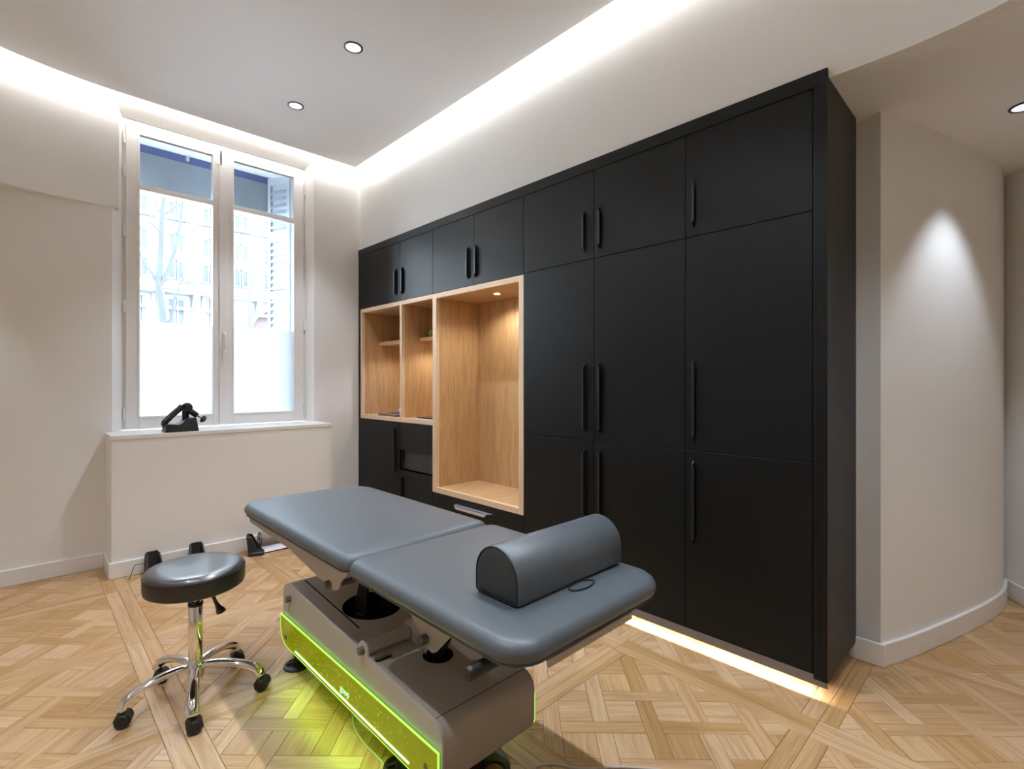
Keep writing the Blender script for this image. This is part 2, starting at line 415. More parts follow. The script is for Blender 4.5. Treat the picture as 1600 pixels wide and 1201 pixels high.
# ---------------------------------------------------------------- window
win = thing('window_1', 'tall white double casement window with frosted lower glass', 'window', (1.2, 4.65, .945)); win['kind'] = 'structure'
del win['category']
def rectframe(bm, x0, x1, z0, z1, wl, wr, wb, wt, y0, y1):
    box(bm, x0, x0+wl, y0, y1, z0, z1); box(bm, x1-wr, x1, y0, y1, z0, z1)
    box(bm, x0+wl, x1-wr, y0, y1, z0, z0+wb); box(bm, x0+wl, x1-wr, y0, y1, z1-wt, z1)
bm = B(); rectframe(bm, .515, 1.88, .945, 3.262, .05, .05, .035, .035, 4.665, 4.74); obj('window_frame', bm, 'pvc', win, bevel=.003)
for (x0, x1, g0, g1) in ((.549, 1.189, .631, 1.117), (1.192, 1.852, 1.269, 1.765)):
    bm = B(); rectframe(bm, x0, x1, .955, 3.235, g0-x0, x1-g1, .085, .082, 4.645, 4.70)
    sash = obj('sash', bm, 'pvc', win, bevel=.004)
    bm = B()    # glazing bead, inner step
    rectframe(bm, g0-.012, g1+.012, 1.03, 3.163, .014, .014, .014, .014, 4.638, 4.646); obj('glazing_bead', bm, 'pvc', sash, bevel=.002)
    bm = B(); box(bm, g0-.002, g1+.002, 4.640, 4.70, 2.742, 2.782); obj('glazing_bar', bm, 'pvc', sash, bevel=.004)
    bm = B(); box(bm, g0-.003, g1+.003, 4.682, 4.686, 1.035, 2.745); obj('pane', bm, 'glass', sash)
    bm = B(); box(bm, g0-.003, g1+.003, 4.682, 4.686, 2.78, 3.16); obj('pane', bm, 'glass', sash)
    bm = B(); box(bm, g0-.002, g1+.002, 4.6795, 4.6805, 1.037, 1.762); obj('frosted_film', bm, 'film', sash)
bm = B(); box(bm, 1.160, 1.222, 4.628, 4.646, .96, 3.23); obj('meeting_stile', bm, 'pvc', win, bevel=.006, seg=3)
bm = B(); box(bm, 1.150, 1.180, 4.628, 4.65, 3.08, 3.20); obj('top_latch', bm, 'pvc', win, bevel=.003)
wh = B(); box(wh, 1.178, 1.206, 4.617, 4.629, 1.60, 1.72); obj('handle_plate', wh, 'pvc', win, bevel=.004)
wh = B(); tube(wh, catmull([(1.192, 4.62, 1.70), (1.192, 4.585, 1.70), (1.194, 4.575, 1.67), (1.197, 4.575, 1.57)], 4), [.009]*12+[.011], 10, flat=.7); obj('window_handle', wh, 'pvc', win, smooth=40)
for x, zs in ((.540, (3.10, 2.86, 2.42, 1.86, 1.06)), (1.862, (3.06, 2.80, 2.40, 1.82, 1.06))):
    for z in zs:
        bm = B(); lathe(bm, [(.004, z-.045), (.0085, z-.042), (.0085, z-.002), (.0065, z), (.0085, z+.002), (.0085, z+.042), (.004, z+.045)], (x, 4.645, 0), n=12)
        obj('hinge', bm, 'pvc', win, smooth=35)

# ---------------------------------------------------------------- outside the window
lam = thing('shutter_box', 'weathered grey-blue panel hanging outside across the top of window', 'panel', (1.1, 4.95, 2.84))
bm = B(); box(bm, .505, 1.70, 4.95, 4.975, 2.835, 3.14); obj('panel', bm, 'slate', lam)
bm = B(); box(bm, .505, 1.70, 4.945, 4.98, 3.14, 3.20); obj('head_rail', bm, 'slateb', lam)
for x in (1.0, 1.19):
    bm = B(); box(bm, x-.012, x+.012, 4.93, 4.947, 3.155, 3.198); obj('bracket', bm, 'shutter', lam, bevel=.003)
sh = thing('folding_shutter', 'pale louvred metal shutter folded against the right side outside the window', 'shutter', (1.66, 4.95, .95))
p0, p1 = Vector((1.650, 4.95)), Vector((1.760, 4.715)); dd = (p1-p0); nn = Vector((dd.y, -dd.x)).normalized()
def slab(bm, a, b, z0, z1, o0, o1):
    A, Bq = p0+dd*a, p0+dd*b
    prism(bm, [tuple(A+nn*o0), tuple(Bq+nn*o0), tuple(Bq+nn*o1), tuple(A+nn*o1)], 'Z', z0, z1)
bm = B(); slab(bm, 0, .13, .95, 3.19, -.012, .012); slab(bm, .87, 1, .95, 3.19, -.012, .012)
for z in (.95, 1.5, 2.07, 2.62, 3.12): slab(bm, .13, .87, z, z+.07, -.012, .012)
slab(bm, .13, .87, .96, 3.18, -.0125, -.010)
obj('shutter_frame', bm, 'shutter', sh)
for k in range(34):
    z = 1.03+k*.0625
    if any(abs(z-q-.03) < .045 for q in (1.5, 2.07, 2.62)): continue
    if z > 3.08: break
    A, Bq = p0+dd*.14, p0+dd*.86
    bm = B(); i0, i1 = A-nn*.008, Bq-nn*.008; j0, j1 = A+nn*.016, Bq+nn*.016
    loft(bm, [[(i0.x, i0.y, z+.045), (j0.x, j0.y, z+.004), (j0.x, j0.y, z), (i0.x, i0.y, z+.041)], [(i1.x, i1.y, z+.045), (j1.x, j1.y, z+.004), (j1.x, j1.y, z), (i1.x, i1.y, z+.041)]])
    obj('slat', bm, 'shutter', sh)
bm = B(); box(bm, 1.775, 1.80, 4.74, 4.80, .95, 3.19); box(bm, 1.83, 1.845, 4.75, 4.77, .95, 3.19); obj('shutter_leaf', bm, 'shutter', sh)

YS = 30.0; GZ = -.6
def zf(y, x, Y=YS):           # height on the facade seen at pixel row y, column x
    s = (x-800)/788; return 1.3-(y-597)/788*Y/(.717-.697*s)
def xf(x, Y=YS):
    s = (x-800)/788; return (.697+.717*s)/(.717-.697*s)*Y
bld = thing('apartment_building', 'pale stone apartment building with balcony and arched doorway across the street', 'building', (5, YS, GZ))
openings = []
GW = [(215, 228, 460, 530), (262, 290, 463, 530), (322, 335, 466, 530)]
wins = []
for a, b, c, d in GW: wins.append((xf(a), xf(b), GZ+.6, zf(c, a), 1))
sp_ = xf(329)-xf(276)
for k in range(-2, 7):
    xc = xf(276)+k*sp_
    for ya, yb in ((436, 405), (394, 362), (345, 312), (296, 270)): wins.append((xc-sp_*.24, xc+sp_*.24, zf(ya, 270), zf(yb, 270), 0))
wins = [q for q in wins if q[0] > 0 and q[1] < 17]
bm = B(); box(bm, -3, 22, YS, YS+.3, GZ-.1, 20); fac = obj('facade', bm, 'stone', bld)
ax0, ax1 = xf(392), xf(392)+3.4; axc = (ax0+ax1)/2; azt = zf(481, 418)
arch = [(ax0, GZ)]+[(axc-(ax1-ax0)/2*math.cos(PI*k/16), azt-1.6+1.6*math.sin(PI*k/16)) for k in range(17)]+[(ax1, GZ)]
cutters = []
cm = B()
for x0, x1, z0, z1, _ in wins: box(cm, x0, x1, YS-.2, YS+.16, z0, z1)
prism(cm, arch, 'Y', YS-.2, YS+.2); cutters.append(cm)
cut(fac, cutters); 
if not fac.data.materials: fac.data.materials.append(M['stone'])
for x0, x1, z0, z1, gf in wins:
    bm = B(); xm = (x0+x1)/2
    for a, b in ((x0, xm-.03), (xm+.03, x1)): rectframe(bm, a, b, z0, z1, .07, .07, .1, .1, YS+.10, YS+.15)
    f = obj('window', bm, 'stone', bld)
    bm = B(); box(bm, x0, x1, YS+.15, YS+.158, z0, z1); obj('pane', bm, 'outglass', f)
    bm = B(); rectframe(bm, x0-.22, x1+.22, z0-.02, z1+.16, .05, .05, .02, .05, YS-.04, YS); obj('window_surround', bm, 'stone2', bld)
bm = B(); prism(bm, arch, 'Y', YS+.18, YS+.2); ad = obj('arched_door', bm, 'brick', bld)
bm = B(); box(bm, axc-.1, axc+.9, YS+.12, YS+.17, GZ, azt-.5); obj('pane', bm, 'outglass', ad)
zb = zf(450, 217)
bm = B(); box(bm, -3, 22, YS-.7, YS, zb+.05, zb+.25); box(bm, -3, 22, YS-.45, YS, zb-.1, zb+.05); obj('balcony_slab', bm, 'stone', bld, bevel=.02)
bm = B(); box(bm, -3, 22, YS-.12, YS, zb-.9, zb-.75); box(bm, -3, 22, YS-.2, YS, zb+3.6, zb+3.8); obj('cornice', bm, 'stone', bld)
for xc in [xf(304)+k*sp_ for k in range(-2, 6)]:
    bm = B(); prism(bm, [(YS, zb-.8), (YS-.15, zb-.7), (YS-.5, zb-.15), (YS-.5, zb-.1), (YS, zb-.1)], 'X', xc-.14, xc+.14); obj('corbel', bm, 'stone2', bld)
bm = B()
for k in range(100):
    x = 2+k*.14; tube(bm, [(x, YS-.62, zb+.25), (x, YS-.62, zb+1.15)], .012, 4)
for k in range(50):
    x = 2.07+k*.28; tube(bm, [(x+.09*math.cos(a), YS-.62, zb+.68+.22*math.sin(a)) for a in [PI*q/5 for q in range(11)]], .012, 4)
box(bm, -3, 22, YS-.65, YS-.6, zb+1.15, zb+1.19); obj('balcony_railing', bm, 'iron', bld)
tree = thing('street_tree', 'bare pale plane tree with forked trunk outside left casement', 'tree', (xf(252, 10.5), 10.5, GZ))
YT = 10.5
def tp(x, y, dy=0): return (xf(x, YT+dy), YT+dy, zf(y, x, YT+dy))
bm = B(); tube(bm, catmull([(xf(262, YT), YT, GZ), tp(262, 620), tp(258, 560), tp(255, 500), tp(250, 460), tp(247, 445), tp(250, 410), tp(252, 365), tp(253, 330), tp(258, 290), tp(254, 240)], 4), [.075-.0013*i for i in range(41)], 10); obj('trunk', bm, 'bark', tree, smooth=60)
for pts, r in (([tp(248, 448), tp(262, 425), tp(272, 395), tp(280, 360), tp(284, 330), tp(290, 290), tp(296, 250)], .04),
               ([tp(246, 444), tp(236, 425), tp(224, 410), tp(219, 395), tp(210, 370)], .025),
               ([tp(268, 492), tp(272, 468), tp(278, 455), tp(281, 442), tp(290, 433)], .02),
               ([tp(281, 443), tp(296, 442), tp(310, 444), tp(322, 443)], .012),
               ([tp(251, 366), tp(240, 352), tp(232, 345), tp(222, 341)], .015),
               ([tp(252, 335), tp(245, 322), tp(236, 305), tp(230, 290)], .015),
               ([tp(257, 335), tp(272, 325), tp(285, 312), tp(300, 300)], .015),
               ([tp(284, 372), tp(296, 369), tp(310, 366), tp(325, 368)], .01),
               ([tp(256, 440), tp(268, 436), tp(280, 435)], .01), ([tp(262, 505), tp(268, 497), tp(272, 485), tp(279, 470)], .03)):
    q = catmull(pts, 4); bm = B(); tube(bm, q, [r*(1-.75*i/len(q)) for i in range(len(q))], 7); obj('branch', bm, 'bark', tree, smooth=60)
lp = thing('street_lamp', 'slim pale curved street lamp post beyond right casement', 'street lamp', (xf(391, 13), 13, GZ))
def lpt(x, y): return (xf(x, 13), 13, zf(y, x, 13))
bm = B(); tube(bm, catmull([(xf(391, 13), 13, GZ), lpt(391, 640), lpt(391, 487), lpt(391, 486), lpt(390.5, 450), lpt(393, 435), lpt(399, 421), lpt(411, 410)], 4), [.07]*9+[.045]*4+[.025]*16, 10); obj('post', bm, 'iron', lp, smooth=40)
bm = B(); a_ = Vector(lpt(411, 410)); tube(bm, [a_, a_+Vector((.1, 0, .03)), a_+Vector((.35, 0, .08)), a_+Vector((.5, 0, .08))], [.04, .08, .08, .03], 10, flat=.5); obj('lamp_head', bm, 'iron', lp, smooth=40)
bm = B(); box(bm, -20, 30, 5.02, 40, GZ-.1, GZ); o = struct('street_ground', bm, 'street')

# ---------------------------------------------------------------- wardrobe wall
X0 = 2.342; DT = .02; GP = .0018
YY = [4.534, 3.797, 3.314, 2.807, 2.302, 1.738, 1.185, .627]
ZU, ZU0, ZM, ZB = 2.512, 2.008, .968, .097
def handle(parent, y, z0, z1, side, m='blackh'):
    """bent metal grip; side=+1 lip turns to +Y (far), -1 to -Y"""
    bm = B(); d = .021; c = .024; th = .003
    prism(bm, [(X0-.0005, z0), (X0-d, z0+c), (X0-d, z1-c), (X0-.0005, z1)], 'Y', y, y-side*th)
    ya, yb = y, y+side*.011
    loft(bm, [[(X0-d, ya, z0+c), (X0-d+.003, ya, z0+c), (X0-d+.003, yb, z0+c+.004), (X0-d, yb, z0+c+.004)],
              [(X0-d, ya, z1-c), (X0-d+.003, ya, z1-c), (X0-d+.003, yb, z1-c-.004), (X0-d, yb, z1-c-.004)]])
    return obj('handle', bm, m, parent)
def door(parent, ya, yb, z0, z1, hy=None, hz=None, side=1, name='door'):
    bm = B(); box(bm, X0, X0+DT, min(ya, yb)+GP, max(ya, yb)-GP, z0+GP, z1-GP)
    d = obj(name, bm, 'black', parent, bevel=.0008, seg=1)
    if hy is not None: handle(d, hy, hz[0], hz[1], side)
    return d
def carcass(parent, ya, yb, z0, z1):
    bm = B(); box(bm, X0+DT+.001, WX-.006, min(ya, yb)+.001, max(ya, yb)-.001, z0, z1); return obj('body', bm, 'gap', parent)
HU, HM, HL = (2.05, 2.29), (1.01, 1.412), (.515, .918)
def at(y, z=0): return (X0, y, z)
t = thing('tall_cabinet', 'matt black tall cabinet with one wide column of three doors at right end', 'cabinet', at(.9, .1))
carcass(t, YY[6], YY[7], ZB, 2.54)
door(t, YY[6], YY[7], ZU0, ZU, 1.142, HU, -1); door(t, YY[6], YY[7], ZM, ZU0, 1.142, HM, -1); door(t, YY[6], YY[7], ZB, ZM, 1.142, HL, -1)
t = thing('tall_cabinet', 'matt black double tall cabinet with six doors and paired handles', 'cabinet', at(1.74, .1))
carcass(t, YY[4], YY[6], ZB, 2.54)
for z0, z1, h in ((ZU0, ZU, HU), (ZM, ZU0, HM), (ZB, ZM, HL)):
    door(t, YY[4], YY[5], z0, z1, 1.802, h, 1); door(t, YY[5], YY[6], z0, z1, 1.698, h, -1)
t = thing('wall_cabinet', 'matt black two-door upper cabinet above the large oak wardrobe niche', 'cabinet', at(2.8, 2.0))
carcass(t, YY[2], YY[4], 2.002, 2.54); door(t, YY[2], YY[3], 2.002, ZU, 2.866, HU, 1); door(t, YY[3], YY[4], 2.002, ZU, 2.779, HU, -1)
t = thing('wall_cabinet', 'matt black two-door upper cabinet above the small oak shelves near window', 'cabinet', at(3.9, 2.0))
carcass(t, YY[0], YY[2], 2.002, 2.54); door(t, YY[0], YY[1], 2.002, ZU, 3.859, HU, 1); door(t, YY[1], YY[2], 2.002, ZU, 3.756, HU, -1)
# base cabinet below the shelves
t = thing('base_cabinet', 'matt black base cabinet with door, drawer fronts and recess under oak shelves', 'cabinet', at(3.9, .1))
bm = B(); box(bm, X0+DT+.001, WX-.006, 3.80, 4.533, ZB, .953); box(bm, X0+.07, WX-.006, 3.316, 3.80, ZB, .953)
box(bm, X0+DT+.001, X0+.07, 3.316, 3.325, ZB, .953); box(bm, X0+DT+.001, X0+.07, 3.79, 3.80, ZB, .953); obj('body', bm, 'gap', t)
door(t, YY[0], YY[1], ZB, .955, 3.869, (.512, .908), 1)
d = door(t, YY[1], YY[2], .718, .955, name='drawer')
bm = B(); box(bm, X0+.035, X0+.069, 3.33, 3.785, .555, .717); obj('recessed_front', bm, mat('charcoal_laminate', (.03, .033, .033), .45), t)
d = door(t, YY[1], YY[2], ZB, .545, 3.762, (.10, .492), -1)
# low drawer under the niche
t = thing('low_drawer', 'matt black low drawer with horizontal silver pull under oak wardrobe niche', 'drawer', at(2.8, .1))
carcass(t, YY[2], YY[4], ZB, .428)
bm = B(); box(bm, X0, X0+DT, YY[4]+GP, YY[2]-GP, ZB+GP, .430); d = obj('drawer_front', bm, 'black', t, bevel=.0008, seg=1)
bm = B(); loft(bm, [[(X0, 3.02, .384), (X0, 2.61, .384), (X0, 2.61, .380), (X0, 3.02, .380)], [(X0-.034, 2.99, .384), (X0-.034, 2.64, .384), (X0-.034, 2.64, .380), (X0-.034, 2.99, .380)]])
loft(bm, [[(x, 3.00, .384), (x, 2.63, .384), (x, 2.655, .358), (x, 2.975, .358)] for x in (X0-.034, X0-.031)])
o = obj('handle', bm, 'silver', d); o['label'] = 'silver blue handle'
# surround
t = thing('cabinet_surround', 'matt black frame around wardrobe wall with brown-grey bottom rail', 'frame', at(.6, .05))
bm = B(); box(bm, X0-.002, X0+.016, .6005, 4.548, ZU+GP, 2.576); obj('top_rail', bm, 'black', t, bevel=.001)
bm = B(); box(bm, X0-.002, WX-.004, .574, .600, .078, 2.543); box(bm, X0-.002, X0+.022, .600, .627-GP, .078, ZU+.001); box(bm, X0-.002, X0+.016, .574, .600, 2.54, 2.576); obj('side_panel', bm, 'black', t, bevel=.0015)
bm = B(); box(bm, X0-.001, X0+.010, .576, 4.548, .055, ZB-.002); obj('bottom_rail', bm, 'plinth', t)
bm = B(); box(bm, X0+.002, X0+.03, 4.536, 4.549, ZB, ZU); obj('filler_strip', bm, 'black', t)
bm = B(); box(bm, X0+.06, WX-.006, .602, 4.54, .06, ZB-.002); obj('underside', bm, 'gap', t)
bm = B(); box(bm, X0+.30, X0+.32, .62, 4.54, .0, .06); obj('plinth_board', bm, 'gap', t)
t = thing('kick_light', 'warm LED strip glowing under the front edge of the black wardrobes', 'light', at(.6, .09))
bm = B(); vs = [bm.verts.new(p) for p in ((X0+.012, .60, .088), (X0+.022, .60, .088), (X0+.022, 4.53, .088), (X0+.012, 4.53, .088))]
f = bm.faces.new(vs); f.normal_update()
if f.normal.z > 0: f.normal_flip()
obj('led_strip', bm, 'ledk', t, fix=False)
bm = B(); box(bm, X0+.010, X0+.06, .60, 4.53, .0885, .094); obj('led_profile', bm, 'gap', t)
L = bpy.data.lights.new('led_light', 'AREA'); L.shape = 'RECTANGLE'; L.size = .012; L.size_y = 3.93; L.energy = KICK; L.color = (1, .88, .76); L.spread = math.radians(160)
o = bpy.data.objects.new('led_light', L); C.objects.link(o); o.parent = t; o.location = Vector((X0+.017, 2.565, .087))-t.location

# oak wardrobe niche
ND = WX-.05
t = thing('oak_niche', 'large open oak wardrobe niche with lit ceiling and black hook', 'niche', at(2.8, .433)); big = t
for a, b in ((3.266, YY[2]), (YY[4], 2.345)): obj('upright', box(B(), X0-.001, X0+.03, a, b, .433, 2.0), 'oake', t)
for a, b in ((1.962, 2.0), (.433, .472)): obj('cross_piece', box(B(), X0-.001, X0+.03, 2.345, 3.266, a, b), 'oakey', t)
bm = B(); box(bm, X0+.03, ND, 3.266, YY[2], .433, 2.0); box(bm, X0+.03, ND, YY[4]+.002, 2.345, .433, 2.0); box(bm, ND, ND+.018, YY[4]+.002, YY[2], .433, 2.0); obj('lining', bm, 'oak', t)
bm = B(); box(bm, X0+.03, ND, 2.345, 3.266, .433, .470); obj('bottom_board', bm, 'oakh', t)
bm = B(); box(bm, X0+.03, ND, 2.345, 3.266, 1.964, 2.0); obj('top_board', bm, 'oakh', t)
def spot(parent, loc, power, size=120, col=(1, .94, .85), rad=.02, blend=.6, name='lamp_light'):
    L = bpy.data.lights.new(name, 'SPOT'); L.energy = power; L.spot_size = math.radians(size); L.spot_blend = blend; L.color = col; L.shadow_soft_size = rad
    o = bpy.data.objects.new(name, L); C.objects.link(o); o.parent = parent; o.location = Vector(loc)-parent.location; return o
s_ = thing('niche_spot', 'small bright round spotlight in ceiling of large oak niche', 'light', (2.55, 2.785, 1.963))
bm = B(); lathe(bm, [(.022, 1.9635), (.030, 1.9625), (.030, 1.960), (.024, 1.959), (.022, 1.9615)], (2.55, 2.785, 0), n=24, caps=False); obj('rim', bm, 'silver', s_, smooth=40)
bm = B(); lathe(bm, [(.021, 1.9632), (.021, 1.9598)], (2.55, 2.785, 0), n=24); obj('lens', bm, 'lensb', s_)
spot(s_, (2.55, 2.785, 1.955), NICHE*2.2, 150)
hk = thing('coat_hook', 'small black double coat hook at right side of the oak niche', 'hook', (2.42, 2.345, 1.74))
bm = B(); box(bm, 2.41, 2.432, 2.3455, 2.352, 1.715, 1.785); obj('back_plate', bm, 'blackh', hk, bevel=.002)
bm = B(); tube(bm, [(2.421, 2.35, 1.765), (2.421, 2.385, 1.762), (2.421, 2.41, 1.775), (2.421, 2.415, 1.79)], [.006, .006, .007, .009], 10); tube(bm, [(2.421, 2.35, 1.735), (2.421, 2.375, 1.735), (2.421, 2.39, 1.755)], [.006, .006, .007], 10); obj('hook', bm, 'blackh', hk, smooth=40)
# oak shelf niche (two bays)
t = thing('oak_shelf_unit', 'open oak shelf unit of two narrow bays near the window', 'shelf unit', at(3.9, .957)); L0 = .957
for a, b in ((4.470, 4.50), (3.768, 3.799)): obj('upright', box(B(), X0-.001, X0+.03, a, b, L0, 2.0), 'oake', t)
for a, b in ((3.799, 4.470), (3.315, 3.768)):
    for c, d in ((L0, .993), (1.966, 2.0)): obj('cross_piece', box(B(), X0-.001, X0+.03, a, b, c, d), 'oakey', t)
bm = B(); box(bm, X0+.03, ND, 4.470, 4.488, L0, 2.0); box(bm, X0+.03, ND, 3.770, 3.797, L0, 2.0); box(bm, ND, ND+.018, 3.316, 4.488, L0, 2.0); obj('lining', bm, 'oak', t)
bm = B(); box(bm, X0, X0+.03, 4.50, 4.533, L0, 2.0); obj('filler_strip', bm, 'black', t)
bm = B(); box(bm, X0+.03, ND, 3.316, 4.470, L0, .992); obj('bottom_board', bm, 'oakh', t)
bm = B(); box(bm, X0+.03, ND, 3.316, 4.470, 1.968, 2.0); obj('top_board', bm, 'oakh', t)
for ya, yb in ((3.798, 4.469), (3.317, 3.769)):
    bm = B(); box(bm, 2.527, ND-.001, ya, yb, 1.660, 1.695); s2 = obj('shelf', bm, 'oakh', t, bevel=.001)
    bm = B(); yc = (ya+yb)/2; lathe(bm, [(.025, 1.6598), (.025, 1.656)], (2.62, yc, 0), n=20); obj('shelf_lamp', bm, mat('shelf_lamp_lens', (.9, .9, .9), .4, emis=(1, .86, .66), estr=12), s2)
    spot(t, (2.62, yc, 1.650), NICHE*.9, 150)
# things in the shelves
b_ = thing('tennis_ball', 'yellow-green tennis ball on the small oak shelf', 'ball', (2.60, 3.685, 1.695))
bm = B(); bmesh.ops.create_uvsphere(bm, u_segments=24, v_segments=16, radius=.033, matrix=Matrix.Translation((2.60, 3.685, 1.7285))); obj('felt', bm, 'ball', b_, smooth=60)
bm = B(); tube(bm, [(2.60+.0335*math.sin(a)*math.cos(.6*math.sin(2*a)), 3.685+.0335*math.cos(a)*math.cos(.6*math.sin(2*a)), 1.7285+.0335*math.sin(.6*math.sin(2*a))) for a in [2*PI*k/40 for k in range(41)]], .0014, 5, caps=False); obj('seam', bm, 'seam', b_)
lt = thing('laptop', 'open dark laptop with blue screen in the left oak bay', 'laptop', (2.5, 4.12, .993))
bm = B(); box(bm, 2.385, 2.605, 3.94, 4.25, .9945, 1.010); obj('keyboard_base', bm, 'alu', lt, bevel=.004)
bm = B()
for r in range(5):
    for c in range(13): box(bm, 2.49+r*.02, 2.506+r*.02, 3.965+c*.0212, 3.982+c*.0212, 1.0102, 1.0116)
o = obj('keys', bm, 'rubber', lt); o['kind'] = 'stuff'
bm = B(); prism(bm, [(2.600, 1.008), (2.655, 1.205), (2.661, 1.204), (2.606, 1.008)], 'Y', 3.94, 4.25); obj('lid', bm, 'alu', lt)
bm = B(); prism(bm, [(2.603, 1.020), (2.6525, 1.198), (2.6535, 1.198), (2.604, 1.020)], 'Y', 3.95, 4.24); 
for v in bm.verts: v.co.x -= .002
obj('screen', bm, 'screen', lt)
tb = thing('tablet', 'thin black tablet lying on the right oak bay floor', 'tablet', (2.45, 3.45, .993))
bm = B(); prism(bm, rrect(2.36, 2.53, 3.335, 3.575, .012, 4), 'Z', 1.001, 1.010); obj('body', bm, 'gloss', tb)
o = tag(obj('paper_pad', prism(B(), [(2.352, 3.33), (2.50, 3.33), (2.50, 3.56), (2.352, 3.56)], 'Z', .9935, 1.0005), 'paper'), 'small white paper pad under the black tablet', 'paper')

# ---------------------------------------------------------------- downlights
def downlight(x, y, z, label, power, size=95, group='recessed ceiling downlights', col=(.80, .89, 1)):
    t = thing('downlight', label, 'downlight', (x, y, z), group)
    bm = B(); lathe(bm, [(.045, z), (.056, z), (.056, z-.003), (.052, z-.005), (.047, z-.005), (.045, z-.002)], (x, y, 0), n=32, caps=False); obj('trim_ring', bm, 'blackh', t, smooth=40)
    bm = B(); lathe(bm, [(.0455, z-.0005), (.0455, z-.0022), (.030, z-.0012)], (x, y, 0), n=32); obj('lens', bm, 'lens', t, smooth=20)
    spot(t, (x, y, z-.01), power, size, col, .035, .55); return t
downlight(1.442, 3.762, ZC, 'white round ceiling downlight with black rim, nearer the window', DOWN)
downlight(1.442, 2.864, ZC, 'white round ceiling downlight with black rim, above the treatment couch', DOWN)
for y, q in ((1.966, 'third'), (1.068, 'fourth'), (.17, 'fifth')): downlight(1.442, y, ZC, q+' round ceiling downlight from the window, out of view above', DOWN)
for y, q in ((1.966, 'farther'), (.9, 'nearer')): downlight(-.1, y, ZC, q+' added fill downlight over the left half of room, out of view', DOWN)  # unseen extra lamps, added as fill for the room
downlight(3.247, .018, ZL, 'round downlight with black rim in the low hall ceiling', DOWN*.5, 80)
downlight(-.42, 4.25, ZL, 'round downlight in the low ceiling left of the window, out of view', DOWN*.28, 62)
downlight(2.6, -1.1, ZL, 'added fill downlight in the low hall ceiling behind, out of view', DOWN*.25, 100)  # unseen lamp, added to fill the space behind the camera

# ---------------------------------------------------------------- treatment couch
cx0, cx1 = .768, 1.425
ct = thing('treatment_couch', 'grey upholstered electric treatment couch with beige base and glowing green side panels', 'treatment couch', (1.05, 1.78, 0))
def cushion(bm, x0, x1, y0, y1, zb_, zt, rc, e=.03, crown=.006):
    h = zt-zb_; rings = []
    prof = [(.03, zb_), (.008, zb_+.004)]
    for k in range(7):
        a = -PI/2*.6+(PI/2*.6+PI/2)*k/6; prof.append((e-e*math.cos(a), zb_+h*.5+h*.5*math.sin(a) if a > 0 else zb_+h*.5+h*.45*math.sin(a)))
    for d, q in ((.05, .35), (.08, .65), (.12, .85), (.18, 1), (.25, 1)): prof.append((d, zt+crown*q))
    for d, z in prof:
        rr = [max(.004, r-d*.9) for r in rc]
        rings.append([(x, y, z) for x, y in rrect(x0+d, x1-d, y0+d, y1-d, rr, 8)])
    return loft(bm, rings)
bm = cushion(B(), cx0, cx1, 1.592, 2.735, .652, .712, (.05, .05, .16, .11)); obj('leg_cushion', bm, 'couch', ct, smooth=60)
bm = cushion(B(), cx0, cx1, .775, 1.588, .652, .712, (.09, .10, .05, .05)); hc = obj('head_cushion', bm, 'couch', ct, smooth=60)
bm = B(); ring_ = [(1.15+.05*math.cos(2*PI*k/28), .897+.022*math.sin(2*PI*k/28), .7195) for k in range(29)]; tube(bm, ring_, .0022, 6, caps=False); obj('face_hole_seam', bm, 'piping', hc)
# base body
Ys = [(1.167, .30), (1.172, .302), (1.18, .309), (1.19, .314), (1.211, .318), (1.588, .337), (1.60, .342), (2.317, .395), (2.35, .392), (2.375, .375), (2.385, .350)]
body_out = [(1.167, .15), (1.175, .130), (1.19, .122), (2.33, .122), (2.365, .135), (2.385, .17)][::1]
prof = [(1.167, .165), (1.175, .140), (1.195, .125), (2.33, .125), (2.37, .140), (2.385, .175), (2.385, .35), (2.37, .375), (2.34, .392), (2.317, .394), (1.60, .340), (1.211, .318), (1.188, .308), (1.173, .290), (1.167, .265)]
bm = B(); prism(bm, prof, 'X', .866, 1.233); body = obj('base_cover', bm, 'beige', ct, smooth=35, bevel=.002)
def cyl(x, y, r, z0, z1, n=40, sx=1, sy=1):
    bm = B(); loft(bm, [[(x+r*sx*math.cos(2*PI*k/n), y+r*sy*math.sin(2*PI*k/n), z) for k in range(n)] for z in (z0, z1)]); return bm
cut(body, [cyl(1.062, 1.47, .055, .17, .5), cyl(1.058, 1.93, .122, .17, .6), prism(B(), [(p[0], p[1]) for p in rrect(.873, .945, 1.562, 1.590, .013, 5)], 'Z', .25, .5)])
for nm_, x0, x1 in (('side_panel', .858, .866), ('side_panel', 1.233, 1.241)):
    bm = B(); pr = list(prof); pr[9:11] = [(2.317, .399), (1.67, .350), (1.665, .372), (1.648, .389), (1.625, .389), (1.606, .374), (1.600, .345)]
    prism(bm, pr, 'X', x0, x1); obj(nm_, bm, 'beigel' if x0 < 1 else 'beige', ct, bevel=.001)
def ztop(y): return .3405+(y-1.60)*(.394-.3405)/.717
bm = B(); prism(bm, [(1.80, .30), (2.315, .30), (2.315, ztop(2.315)+.0006), (1.80, ztop(1.80)+.0006)], 'X', .927, .9335); obj('slot', bm, 'gap', ct)
bm = B(); prism(bm, [(1.2105, .30), (1.2125, .30), (1.2125, .3186), (1.2105, .3186)], 'X', .867, 1.232); obj('seam', bm, 'gap', ct)
bm = B(); loft(bm, [[(1.058+r*math.cos(2*PI*k/40), 1.93+r*math.sin(2*PI*k/40), z+(ztop(1.93+r*math.sin(2*PI*k/40))-.003 if i == 0 else 0)) for k in range(40)] for i, (r, z) in enumerate(((.1215, 0), (.118, .30), (.10, .23), (.05, .20), (.01, .19)))], caps=False); obj('motor_bowl', bm, 'gloss', ct, smooth=60, fix=False)
